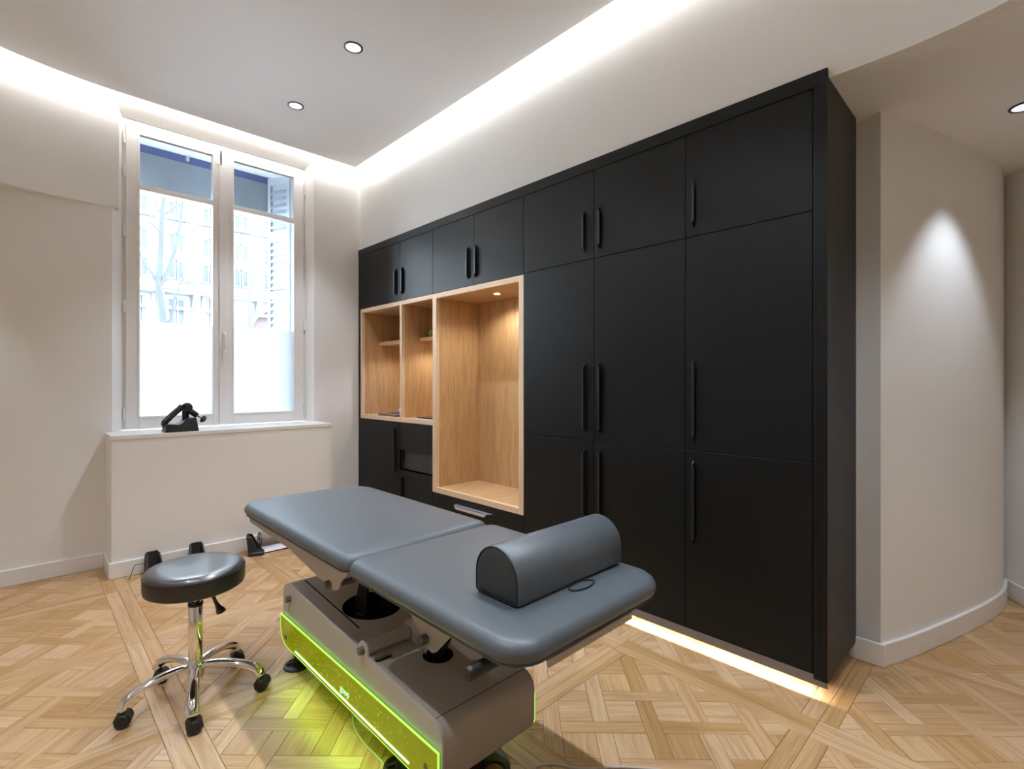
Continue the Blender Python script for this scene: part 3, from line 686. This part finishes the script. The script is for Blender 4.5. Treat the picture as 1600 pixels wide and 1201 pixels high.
bm = B(); loft(bm, [[(1.062+r*math.cos(2*PI*k/32), 1.47+r*math.sin(2*PI*k/32), z) for k in range(32)] for r, z in ((.0545, .328), (.052, .25), (.03, .20), (.005, .19))], caps=False); obj('arm_well', bm, 'gap', ct, smooth=60, fix=False)
bm = B(); box(bm, .9, 1.2, 1.2, 2.36, .178, .188); box(bm, .872, .946, 1.561, 1.591, .26, .329); obj('inner_tray', bm, 'gap', ct)
bm = B(); lathe(bm, [(.012, 0), (.014, .005), (.014, .15), (.010, .155)], (1.0, 1.93, .20), n=20); lathe(bm, [(.03, 0), (.034, .01), (.034, .08), (.028, .09)], (1.07, 1.95, .20), n=20); obj('lift_motor', bm, 'gloss', ct, smooth=40)
def cap(x, y, z, r=.0135, l=.02, nm='cap'):
    bm = B(); lathe(bm, [(r*.8, -l), (r, -l+.002), (r, 0)], (x, y, z), 'X', 20); return obj(nm, bm, 'steel', ct, smooth=40)
cap(.859, 1.632, .362); cap(.859, 2.30, .335)
bm = B(); tube(bm, [(.867, 1.632, .362), (.872, 1.632, .362), (1.045, 1.632, .362)], [.026, .0235, .0235], 24); obj('cross_tube', bm, 'beigel', ct, smooth=40)
bm = B(); lathe(bm, [(.027, 0), (.029, .003), (.027, .007)], (1.03, 1.632, .362), 'X', 24); obj('tube_collar', bm, 'beigel', ct, smooth=40)
# lifting arm plates
for x in (1.04, 1.10):
    bm = B(); prism(bm, [(1.66, .320), (1.535, .300), (1.48, .38), (1.395, .425), (1.40, .46), (1.47, .468), (1.57, .44), (1.655, .396), (1.668, .36)], 'X', x, x+.008); obj('lift_arm', bm, 'beigel', ct, bevel=.0015)
bm = B(); tube(bm, [(1.062, 1.42, .41), (1.062, 1.47, .33), (1.062, 1.50, .22)], .018, 14); obj('strut', bm, 'rubber', ct, smooth=40)
# head section bracket and tray
for x in (.985, 1.20):
    bm = B(); prism(bm, [(1.62, .64), (1.60, .56), (1.52, .475), (1.445, .415), (1.425, .398), (1.40, .393), (1.38, .401), (1.345, .435), (1.25, .535), (1.20, .60), (1.17, .64)], 'X', x, x+.008); obj('head_bracket', bm, 'beigel', ct, bevel=.0015)
cap(.984, 1.43, .430, .0165, .028)
bm = B(); loft(bm, [[(.80, 1.56, .648), (.80, 1.0, .648), (.80, 1.0, .652), (.80, 1.56, .652)], [(1.06, 1.30, .535), (1.06, 1.20, .56), (1.06, 1.20, .652), (1.06, 1.56, .652)]]); bm.free()
bm = B(); prism(bm, [(.95, .93), (1.29, .93), (1.29, 1.5), (.95, 1.5)], 'Z', .608, .65); obj('head_tray', bm, 'beige', ct, bevel=.003)
bm = B(); box(bm, .945, 1.312, .840, .96, .600, .607); prism(bm, [(.84, .600), (.96, .600), (.96, .652), (.90, .652)], 'X', .945, .950); prism(bm, [(.84, .600), (.96, .600), (.96, .652), (.90, .652)], 'X', 1.307, 1.312); obj('tray_plate', bm, 'beige', ct)
bm = B(); box(bm, .940, 1.314, .834, .841, .590, .611); obj('tray_lip', bm, 'beigel', ct, bevel=.001)
bm = B(); tube(bm, [(.745, .918, .618), (.75, .918, .618), (1.20, .918, .618), (1.205, .918, .618)], [.014, .0175, .0175, .014], 10); obj('grip_bar', bm, 'rubber', ct, smooth=50)
# leg section: folded sheet narrowing to the pivot lugs
def sheet(bm, P, off):
    a = [bm.verts.new(p) for p in P]; b = [bm.verts.new(Vector(p)+Vector(off)) for p in P]
    bm.faces.new(a); bm.faces.new(b[::-1]); k = len(P)
    for i in range(k): bm.faces.new((a[i], b[i], b[(i+1) % k], a[(i+1) % k]))
for s, mm in ((1, lambda x: x), (-1, lambda x: 2*1.0965-x)):
    bm = B(); sheet(bm, [(mm(x), y, z) for x, y, z in ((.80, 2.68, .655), (.80, 2.66, .617), (.83, 2.25, .580), (.848, 1.97, .522), (.86, 1.905, .504), (.86, 1.865, .500), (.86, 1.835, .512), (.86, 1.812, .545), (.86, 1.795, .563), (.86, 1.764, .586), (.86, 1.72, .655))], (s*.006, 0, 0)); obj('leg_bracket', bm, 'beigel', ct)
bm = B(); box(bm, .84, 1.35, 1.66, 2.60, .640, .653); obj('leg_tray', bm, 'beige', ct)
cap(.858, 1.895, .518, .0155, .024)
bm = B(); tube(bm, [(.866, 1.88, .515), (1.327, 1.88, .515)], .012, 12); obj('pivot_rod', bm, 'steel', ct, smooth=40)
for x in (1.02, 1.14): obj('lift_arm', prism(B(), [(1.99, .28), (1.93, .30), (1.90, .49), (1.96, .50), (2.03, .30)], 'X', x, x+.01), 'rubber', ct)
# fluorescent panels
def acr(x0, x1, led):
    po = [(1.176, .243), (1.176, .150), (1.190, .128), (1.21, .119), (2.30, .119), (2.345, .127), (2.375, .148), (2.390, .19), (2.390, .243)]
    bm = B(); prism(bm, po, 'X', x0, x1); p = obj('acrylic_panel', bm, 'acryl', ct); p['label'] = 'glowing yellow-green acrylic panel'
    bm = B(); e = .0015
    for i in range(len(po)):
        a, b = Vector(po[i]), Vector(po[(i+1) % len(po)]); d = (b-a).normalized(); nn = Vector((-d.y, d.x))*e*.5
        q = [a-nn, b-nn, b+nn, a+nn]; loft(bm, [[(x0-.0006, v.x, v.y) for v in q], [(x1+.0006, v.x, v.y) for v in q]])
    obj('lit_edge', bm, 'glow', p)
    for y in (1.235, 2.325):
        bm = B(); lathe(bm, [(.008, -.003), (.010, -.001), (.010, 0)], (x0 if x0 < 1 else x1+.003, y, .175 if y < 2 else .158), 'X', 16); obj('screw', bm, 'steel', p, smooth=40)
    return p
pl = acr(.848, .853, True); acr(1.246, 1.251, False)
bm = B(); tube(bm, [(.8475, 1.325, .1365), (.8475, 2.215, .1365)], .0023, 8); obj('led_tube', bm, 'ledg', pl)
bm = B()
for k in range(170):
    y = 1.25+random.random()**.8*1.0; z = .145+random.random()*.075; r = random.uniform(.0005, .0013)
    loft(bm, [[(.8477, y+r*math.cos(a), z+r*math.sin(a)) for a in (0, 1.26, 2.5, 3.77, 5.03)], [(.8481, y+r*math.cos(a), z+r*math.sin(a)) for a in (0, 1.26, 2.5, 3.77, 5.03)]])
o = obj('bubbles', bm, mat('lit_speckles', (.5, .8, .2), .4, emis=(.45, .9, .15), estr=.7), pl); o['kind'] = 'stuff'
for (y, pw, z, x) in ((1.77, .34, .116, .840),):
    L = bpy.data.lights.new('panel_glow', 'AREA'); L.shape = 'RECTANGLE'; L.size = .018; L.size_y = .95; L.energy = pw; L.color = (.50, 1, .02); L.spread = math.radians(140)
    o = bpy.data.objects.new('panel_glow', L); C.objects.link(o); o.parent = ct; o.location = Vector((x, y, z))-ct.location; o.rotation_euler = (0, math.radians(14), 0)
L = bpy.data.lights.new('panel_glow', 'AREA'); L.shape = 'RECTANGLE'; L.size = .018; L.size_y = .95; L.energy = .10; L.color = (.50, 1, .02)
o = bpy.data.objects.new('panel_glow', L); C.objects.link(o); o.parent = ct; o.location = Vector((1.256, 1.77, .13))-ct.location; o.rotation_euler = (0, math.radians(-15), 0)
# lettering
def text(body, size, loc, rot, m, parent, name='lettering', ext=.0004):
    cu = bpy.data.curves.new(name, 'FONT'); cu.body = body; cu.size = size; cu.extrude = ext; cu.align_x = 'CENTER'
    o = bpy.data.objects.new(name, cu); C.objects.link(o); o.rotation_euler = rot
    bpy.context.view_layer.update(); dg = bpy.context.evaluated_depsgraph_get(); me = bpy.data.meshes.new_from_object(o.evaluated_get(dg)); bpy.data.objects.remove(o)
    o = bpy.data.objects.new(name, me); C.objects.link(o); o.rotation_euler = rot; me.materials.clear(); me.materials.append(M[m]); o.parent = parent
    r = Vector((0, 0, 0)); p = parent
    while p: r += p.location; p = p.parent
    o.location = Vector(loc)-r; return o
text('goop', .036, (.8472, 1.752, .157), (PI/2, 0, -PI/2), 'text', pl)
text('P.', .034, (1.105, 1.685, ztop(1.69)+.001), (.074, 0, 0), 'piping', ct)
text('c o n c e p t', .012, (1.035, 1.69, ztop(1.69)+.001), (.074, 0, 0), 'steel', ct)
# feet
bm = B(); box(bm, .92, 1.18, 1.30, 2.28, .055, .125); obj('chassis', bm, 'gap', ct, bevel=.01)
for (x, y) in ((.905, 2.345), (.915, 1.482), (1.19, 2.34), (1.19, 1.36)):
    bm = B(); lathe(bm, [(.056, 0), (.058, .004), (.056, .010), (.046, .013), (.042, .008), (.018, .008), (.013, .03), (.011, .126), (.009, .127)], (x, y, 0), n=32)
    for k in range(3):
        a = k*2*PI/3+.4; tube(bm, [(x+.045*math.cos(a), y+.045*math.sin(a), .011), (x+.014*math.cos(a), y+.014*math.sin(a), .020)], .006, 6)
    obj('foot', bm, 'rubber', ct, smooth=40)
for y in (2.41, ):
    bm = B(); lathe(bm, [(.018, -.012), (.022, -.009), (.022, .009), (.018, .012)], (.93, y, .024), 'X', 20); box(bm, .915, .945, 2.33, 2.40, .03, .12); obj('transport_wheel', bm, 'rubber', ct, smooth=40)
# bolster
bo = thing('bolster', 'grey half-round bolster lying across head end of the couch', 'bolster', (1.146, 1.0, .716))
bx0, bx1, by0, by1, bz0, bz1 = .912, 1.382, .915, 1.083, .7185, .8615
def dsec(ins, x):
    r = (by1-by0)/2-ins; yc = (by0+by1)/2; P = []; zz = bz1-(by1-by0)/2
    rb = .012
    for k in range(5): a = PI+PI/2*k/4; P.append((yc-r+rb+rb*math.cos(a), bz0+ins+rb+rb*math.sin(a)))
    for k in range(5): a = 1.5*PI+PI/2*k/4; P.append((yc+r-rb+rb*math.cos(a), bz0+ins+rb+rb*math.sin(a)))
    for k in range(21): a = PI*k/20; P.append((yc+r*math.cos(a), zz+r*math.sin(a)))
    return [(x, y, z) for y, z in P]
bm = B(); loft(bm, [dsec(i, x) for i, x in ((.004, bx0), (.0, bx0+.005), (0, bx1-.005), (.004, bx1))]); obj('cover', bm, 'couch', bo, smooth=50)
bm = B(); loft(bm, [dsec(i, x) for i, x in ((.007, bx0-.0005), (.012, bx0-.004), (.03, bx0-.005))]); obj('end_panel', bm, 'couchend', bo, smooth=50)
bm = B(); tube(bm, dsec(.004, bx0-.001)+[dsec(.004, bx0-.001)[0]], .0022, 6, caps=False); obj('piping', bm, 'piping', bo, smooth=60)

# ---------------------------------------------------------------- stool
sx, sy = .516, 2.41
st = thing('saddle_stool', 'round black vinyl stool on polished chrome five-star castor base', 'stool', (sx, sy, 0))
ZS = .545; RS = .182
bm = B(); lathe(bm, [(.05, ZS-.088), (RS-.012, ZS-.088), (RS-.003, ZS-.082), (RS, ZS-.07), (RS, ZS-.022), (RS-.001, ZS-.019)], (sx, sy, 0), n=64); obj('seat_side', bm, 'vinylside', st, smooth=40)
bm = B(); lathe(bm, [(RS-.004, ZS-.021), (RS+.0, ZS-.018), (RS-.002, ZS-.012), (RS-.010, ZS-.004), (RS-.022, ZS), (RS-.06, ZS+.002), (.05, ZS+.003), (.005, ZS+.003)], (sx, sy, 0), n=64); obj('seat', bm, 'vinyl', st, smooth=60)
bm = B(); tube(bm, [(sx+(RS+.0003)*math.cos(2*PI*k/64), sy+(RS+.0003)*math.sin(2*PI*k/64), ZS-.0195) for k in range(65)], .0016, 6, caps=False); obj('seat_piping', bm, 'vinylside', st, smooth=60)
bm = B(); lathe(bm, [(.014, .38), (.015, .385), (.015, ZS-.088)], (sx, sy, 0), n=24); obj('gas_rod', bm, 'chrome', st, smooth=40)
bm = B(); lathe(bm, [(.060, ZS-.093), (.062, ZS-.088), (.02, ZS-.0878)], (sx, sy, 0), n=24); obj('seat_plate', bm, 'rubber', st, smooth=40)
bm = B(); lathe(bm, [(.021, .10), (.0245, .14), (.0265, .17), (.0265, .382), (.025, .385), (.016, .386)], (sx, sy, 0), n=32); obj('column', bm, 'chrome', st, smooth=40)
bm = B(); lathe(bm, [(.0272, .378), (.0285, .381), (.0285, .388), (.026, .392), (.016, .392)], (sx, sy, 0), n=32); obj('column_collar', bm, 'gloss', st, smooth=40)
bm = B(); lathe(bm, [(.014, .062), (.026, .070), (.034, .10), (.034, .128), (.028, .150), (.024, .160)], (sx, sy, 0), n=32); obj('hub', bm, 'chrome', st, smooth=50)
dx, dy = Vector((.985, .17)).normalized()
lv = [(sx+.035, sy-.03, ZS-.088), (sx+.048, sy-.045, ZS-.118), (sx+.058, sy-.055, ZS-.145)]
bm = B(); tube(bm, lv, .0045, 8); obj('lever_rod', bm, 'rubber', st, smooth=40)
bm = B(); tube(bm, catmull([(sx+.050, sy-.047, ZS-.122), (sx+.057, sy-.054, ZS-.145), (sx+.066, sy-.062, ZS-.170), (sx+.074, sy-.070, ZS-.188), (sx+.079, sy-.075, ZS-.200)], 3), [.009, .013, .014, .014, .015, .017, .020, .025, .031, .036, .038, .035, .018], 12, flat=.45); obj('lever_paddle', bm, 'rubber', st, smooth=50)
for k in range(5):
    a = math.radians(183+72*k); c, s = math.cos(a), math.sin(a)
    def q(r, z): return (sx+r*c, sy+r*s, z)
    pts = catmull([q(.020, .128), q(.06, .134), (q(.12, .130)), q(.18, .115), q(.232, .092), q(.249, .062)], 4)
    nP = len(pts); rad = [.018+(.011)*(i/nP)**2 for i in range(nP)]; rad[-1] = .024; rad[0] = .019
    bm = B(); tube(bm, pts, rad, 16, flat=.72); obj('leg', bm, 'chrome', st, smooth=60)
    ca = a+.9+(.35 if k % 2 else 0); ca = math.radians(-25)+(.3 if k in (1, 3) else -.2 if k == 2 else .1)
    u = Vector((math.cos(ca), math.sin(ca), 0)); v = Vector((-math.sin(ca), math.cos(ca), 0)); o_ = Vector(q(.248, .026))+u*.008
    bm = B()
    for sgn in (-1, 1):
        rings = []
        for rr, hh in ((.010, .004), (.024, .005), (.026, .009), (.026, .022), (.022, .027), (.017, .0275), (.016, .025), (.004, .025)):
            rings.append([o_+v*sgn*hh+(u*math.cos(2*PI*i/20)+Vector((0, 0, 1))*math.sin(2*PI*i/20))*rr for i in range(20)])
        loft(bm, rings)
    ctr = obj('castor', bm, 'rubber', st, smooth=40)
    bm = B(); loft(bm, [[o_+v*hh+(u*math.cos(PI*i/10-.2)+Vector((0, 0, 1))*math.sin(PI*i/10-.2))*.0285 for i in range(11)]+[o_+v*hh+u*0*i for i in (0,)] for hh in (-.024, .024)]); tube(bm, [o_, o_-u*.008+Vector((0, 0, .05))], .009, 8); obj('castor_hood', bm, 'rubber', ctr, smooth=40)

# ---------------------------------------------------------------- massage gun on its stand
gx, gy, gz = .845, 4.262, .945
mg = thing('massage_gun', 'black handheld massage gun resting in its stand on the sill', 'massage gun', (gx, gy, gz))
def gp(x, y, dy=0):   # picture column/row on the plane of the gun
    s = (x-800)/788; Y = gy+.045+dy; t = Y/(.717-.697*s); return Vector(((.697+.717*s)*t, Y, 1.3-(y-597)/788*t))
bm = B(); tube(bm, catmull([gp(259, 668), gp(257, 661), gp(262, 655), gp(274, 644), gp(285, 635)], 4), [.014]+[.021]*14+[.024]*2, 14); obj('handle_arm', bm, 'gloss', mg, smooth=60)
bm = B(); c_ = gp(292, 636.5); lathe(bm, [(.010, -.034), (.026, -.032), (.034, -.022), (.037, 0), (.034, .022), (.026, .032), (.010, .034)], c_, 'Y', 28); obj('motor_head', bm, 'gloss', mg, smooth=60)
bm = B(); tube(bm, [gp(290, 640), gp(290, 664)], [.026, .024], 16, flat=.9); obj('grip', bm, 'gloss', mg, smooth=60)
bm = B(); tube(bm, [gp(296, 641), gp(308, 649)], [.022, .019], 16); obj('barrel', bm, 'rubber', mg, smooth=50)
bm = B(); tube(bm, [gp(308, 649), gp(315, 653.5)], .004, 8); e_ = gp(314.5, 653); f_ = gp(321, 656); d_ = (f_-e_).normalized()
tube(bm, [e_, e_+d_*.004, e_+d_*.016, e_+d_*.028, e_+d_*.033], [.012, .025, .028, .020, .004], 18); obj('massage_tip', bm, 'rubber', mg, smooth=60)
stn = thing('charging_stand', 'black tapered stand holding the massage gun on window sill', 'stand', (gx, gy+.04, gz))
P0 = gp(254.5, 675, -.04); x0_, x1_ = gp(256, 675, -.03).x, gp(309, 675, -.03).x; W = x1_-x0_
top = [(0.06, .058), (.42, .052), (.52, .062), (.60, .085), (.70, .095), (.93, .097)]
outl = [(x0_, gz+.001), (x1_, gz+.001)]+[(x0_+W*a, gz+h) for a, h in reversed(top)]
bm = B(); xm_ = (x0_+x1_)/2
loft(bm, [[(x, gy-.028+(z-gz)*.12, z) for x, z in outl], [(x, gy+.11-(z-gz)*.12, z) for x, z in outl]]); obj('cradle', bm, 'rubber', stn, bevel=.004, smooth=40)

# ---------------------------------------------------------------- black plastic stands and paper roll at the skirting
def stand(bm, w_=.10, h=.145):
    # base foot
    loft(bm, [rr for rr in [[(x, y, z) for x, y in rrect(-w_/2-.012+i, w_/2+.012-i, -.06+i, .05-i, .02, 4)] for i, z in ((0, 0), (0, .016), (.006, .024), (.016, .03))]])
    # hollow upright shell: back plate plus two side cheeks, leaning back
    def U(z): return z*.12
    P = [(-w_/2, .026), (w_/2, .026), (w_/2-.008, h-.015), (w_/2-.020, h), (-w_/2+.020, h), (-w_/2+.008, h-.015)]
    loft(bm, [[(x, .032+U(z), z) for x, z in P], [(x, .044+U(z), z) for x, z in P]])
    for s in (-1, 1):
        loft(bm, [[(s*(w_/2), -.03, .026), (s*(w_/2-.010), -.03, .026), (s*(w_/2-.020), .028, h-.008), (s*(w_/2-.010), .028, h-.014)], [(s*(w_/2), .04, .026), (s*(w_/2-.010), .04, .026), (s*(w_/2-.020), .05, h-.004), (s*(w_/2-.010), .05, h-.012)]])
    return bm
def place(name, label, x, y, rot, parts, cat='stand', group=None):
    t = thing(name, label, cat, (x, y, 0), group); t.rotation_euler = (0, 0, rot)
    for nm, bm, m in parts:
        o = obj(nm, bm, m, None, smooth=40); o.parent = t
    return t
place('plastic_stand', 'black plastic stand by the ledge skirting, left one behind stool seat', .645, 4.135, .1, [('shell', stand(B()), 'rubber')], group=None)
place('plastic_stand', 'black plastic stand by the ledge skirting, right one behind stool seat', .900, 4.145, -.05, [('shell', stand(B()), 'rubber')], group=None)
o = tag(obj('wire', tube(B(), catmull([(.50, 4.10, .004), (.535, 4.13, .085), (.565, 4.13, .09), (.60, 4.14, .085)], 5), .0022, 6), 'rubber', smooth=60), 'thin black wire at the left stand by the skirting', 'wire')
pr_ = thing('paper_roll', 'shade-tinted white paper roll with white sheet pulled out against the window ledge skirting', 'paper roll', (1.40, 4.12, .02))
pr_.rotation_euler = (0, 0, 0)
place('plastic_stand', 'black plastic stand at left end of the paper roll', 1.275, 4.10, PI/2*.75, [('shell', stand(B(), .11, .150), 'rubber')])
bm = B(); cy_, cz_, rr_ = 4.140, .092, .056
ringo = [[(x, cy_+r*math.cos(2*PI*k/32), cz_+r*math.sin(2*PI*k/32)) for k in range(32)] for x, r in ((1.315, .030), (1.315, rr_), (1.585, rr_), (1.585, .030), (1.585-.001, .028), (1.315+.001, .028), (1.315, .030))]
loft(bm, ringo, caps=False); obj('roll', bm, 'shaded_roll', pr_, smooth=40)
bm = B(); lathe(bm, [(.029, 0), (.029, .004), (.024, .004), (.024, 0)], (1.311, cy_, cz_), 'X', 24, caps=False); obj('core', bm, 'paper', pr_, smooth=40)
bm = B(); pp = [(cy_-.030, .040), (cy_-.045, .030), (cy_-.055, .022), (cy_-.072, .014), (cy_-.088, .010)]
loft(bm, [[(1.317, y, z) for y, z in pp]+[(1.317, y+.0012, z+.0006) for y, z in reversed(pp)], [(1.583, y, z) for y, z in pp]+[(1.583, y+.0012, z+.0006) for y, z in reversed(pp)]]); obj('sheet', bm, 'paper', pr_, smooth=40)
bm = B(); box(bm, 1.318, 1.60, 4.054, 4.085, .0, .0085); obj('shadow_bar', bm, 'rubber', pr_)  # dark bar standing in for the shadow under the sheet edge

# ---------------------------------------------------------------- pedal and cables
fp = thing('foot_pedal', 'dark ring-shaped foot pedal on floor under the near couch end', 'pedal', (1.03, 1.22, 0))
bm = B(); prism(bm, rrect(.97, 1.20, 1.19, 1.42, .09, 8), 'Z', 0, .018); 
o = obj('pedal_plate', bm, mat('dark_grey_plastic', (.05, .048, .048), .4), fp, bevel=.004)
cut(o, [cyl(1.135, 1.235, .030, -.1, .1)]) if False else None
bm = B(); tube(bm, [(1.12+.034*math.cos(2*PI*k/24), 1.235+.034*math.sin(2*PI*k/24), .020) for k in range(25)], .005, 8, caps=False); obj('pedal_ring', bm, 'rubber', fp, smooth=60)
bm = B(); lathe(bm, [(.030, .017), (.030, .0195), (.02, .021), (.002, .021)], (1.12, 1.235, 0), n=24); obj('pedal_button', bm, mat('amber_button', (.35, .16, .03), .4), fp, smooth=40)
def fpt(x, y, z=.004):
    s = (x-800)/788; t = 788*(1.3-z)/(y-597); return ((.697+.717*s)*t, (.717-.697*s)*t, z)
o = tag(obj('power_cable', tube(B(), catmull([(.96, 1.72, .06), (.93, 1.71, .010), fpt(553, 1118), fpt(556, 1140), fpt(572, 1164), fpt(590, 1182), fpt(600, 1196), fpt(606, 1225)], 6), .0038, 8), 'cable', smooth=60), 'pale cable running out under the glowing couch panel', 'cable')
o = tag(obj('power_cable', tube(B(), catmull([(1.16, 1.10, .004), fpt(836, 1200), fpt(855, 1194), fpt(872, 1193.5), fpt(895, 1199), fpt(925, 1200.5), fpt(970, 1198), fpt(1040, 1204), fpt(1090, 1225)], 6), .0038, 8), 'cable', smooth=60), 'pale cable curving over parquet at the bottom edge, right of couch', 'cable')
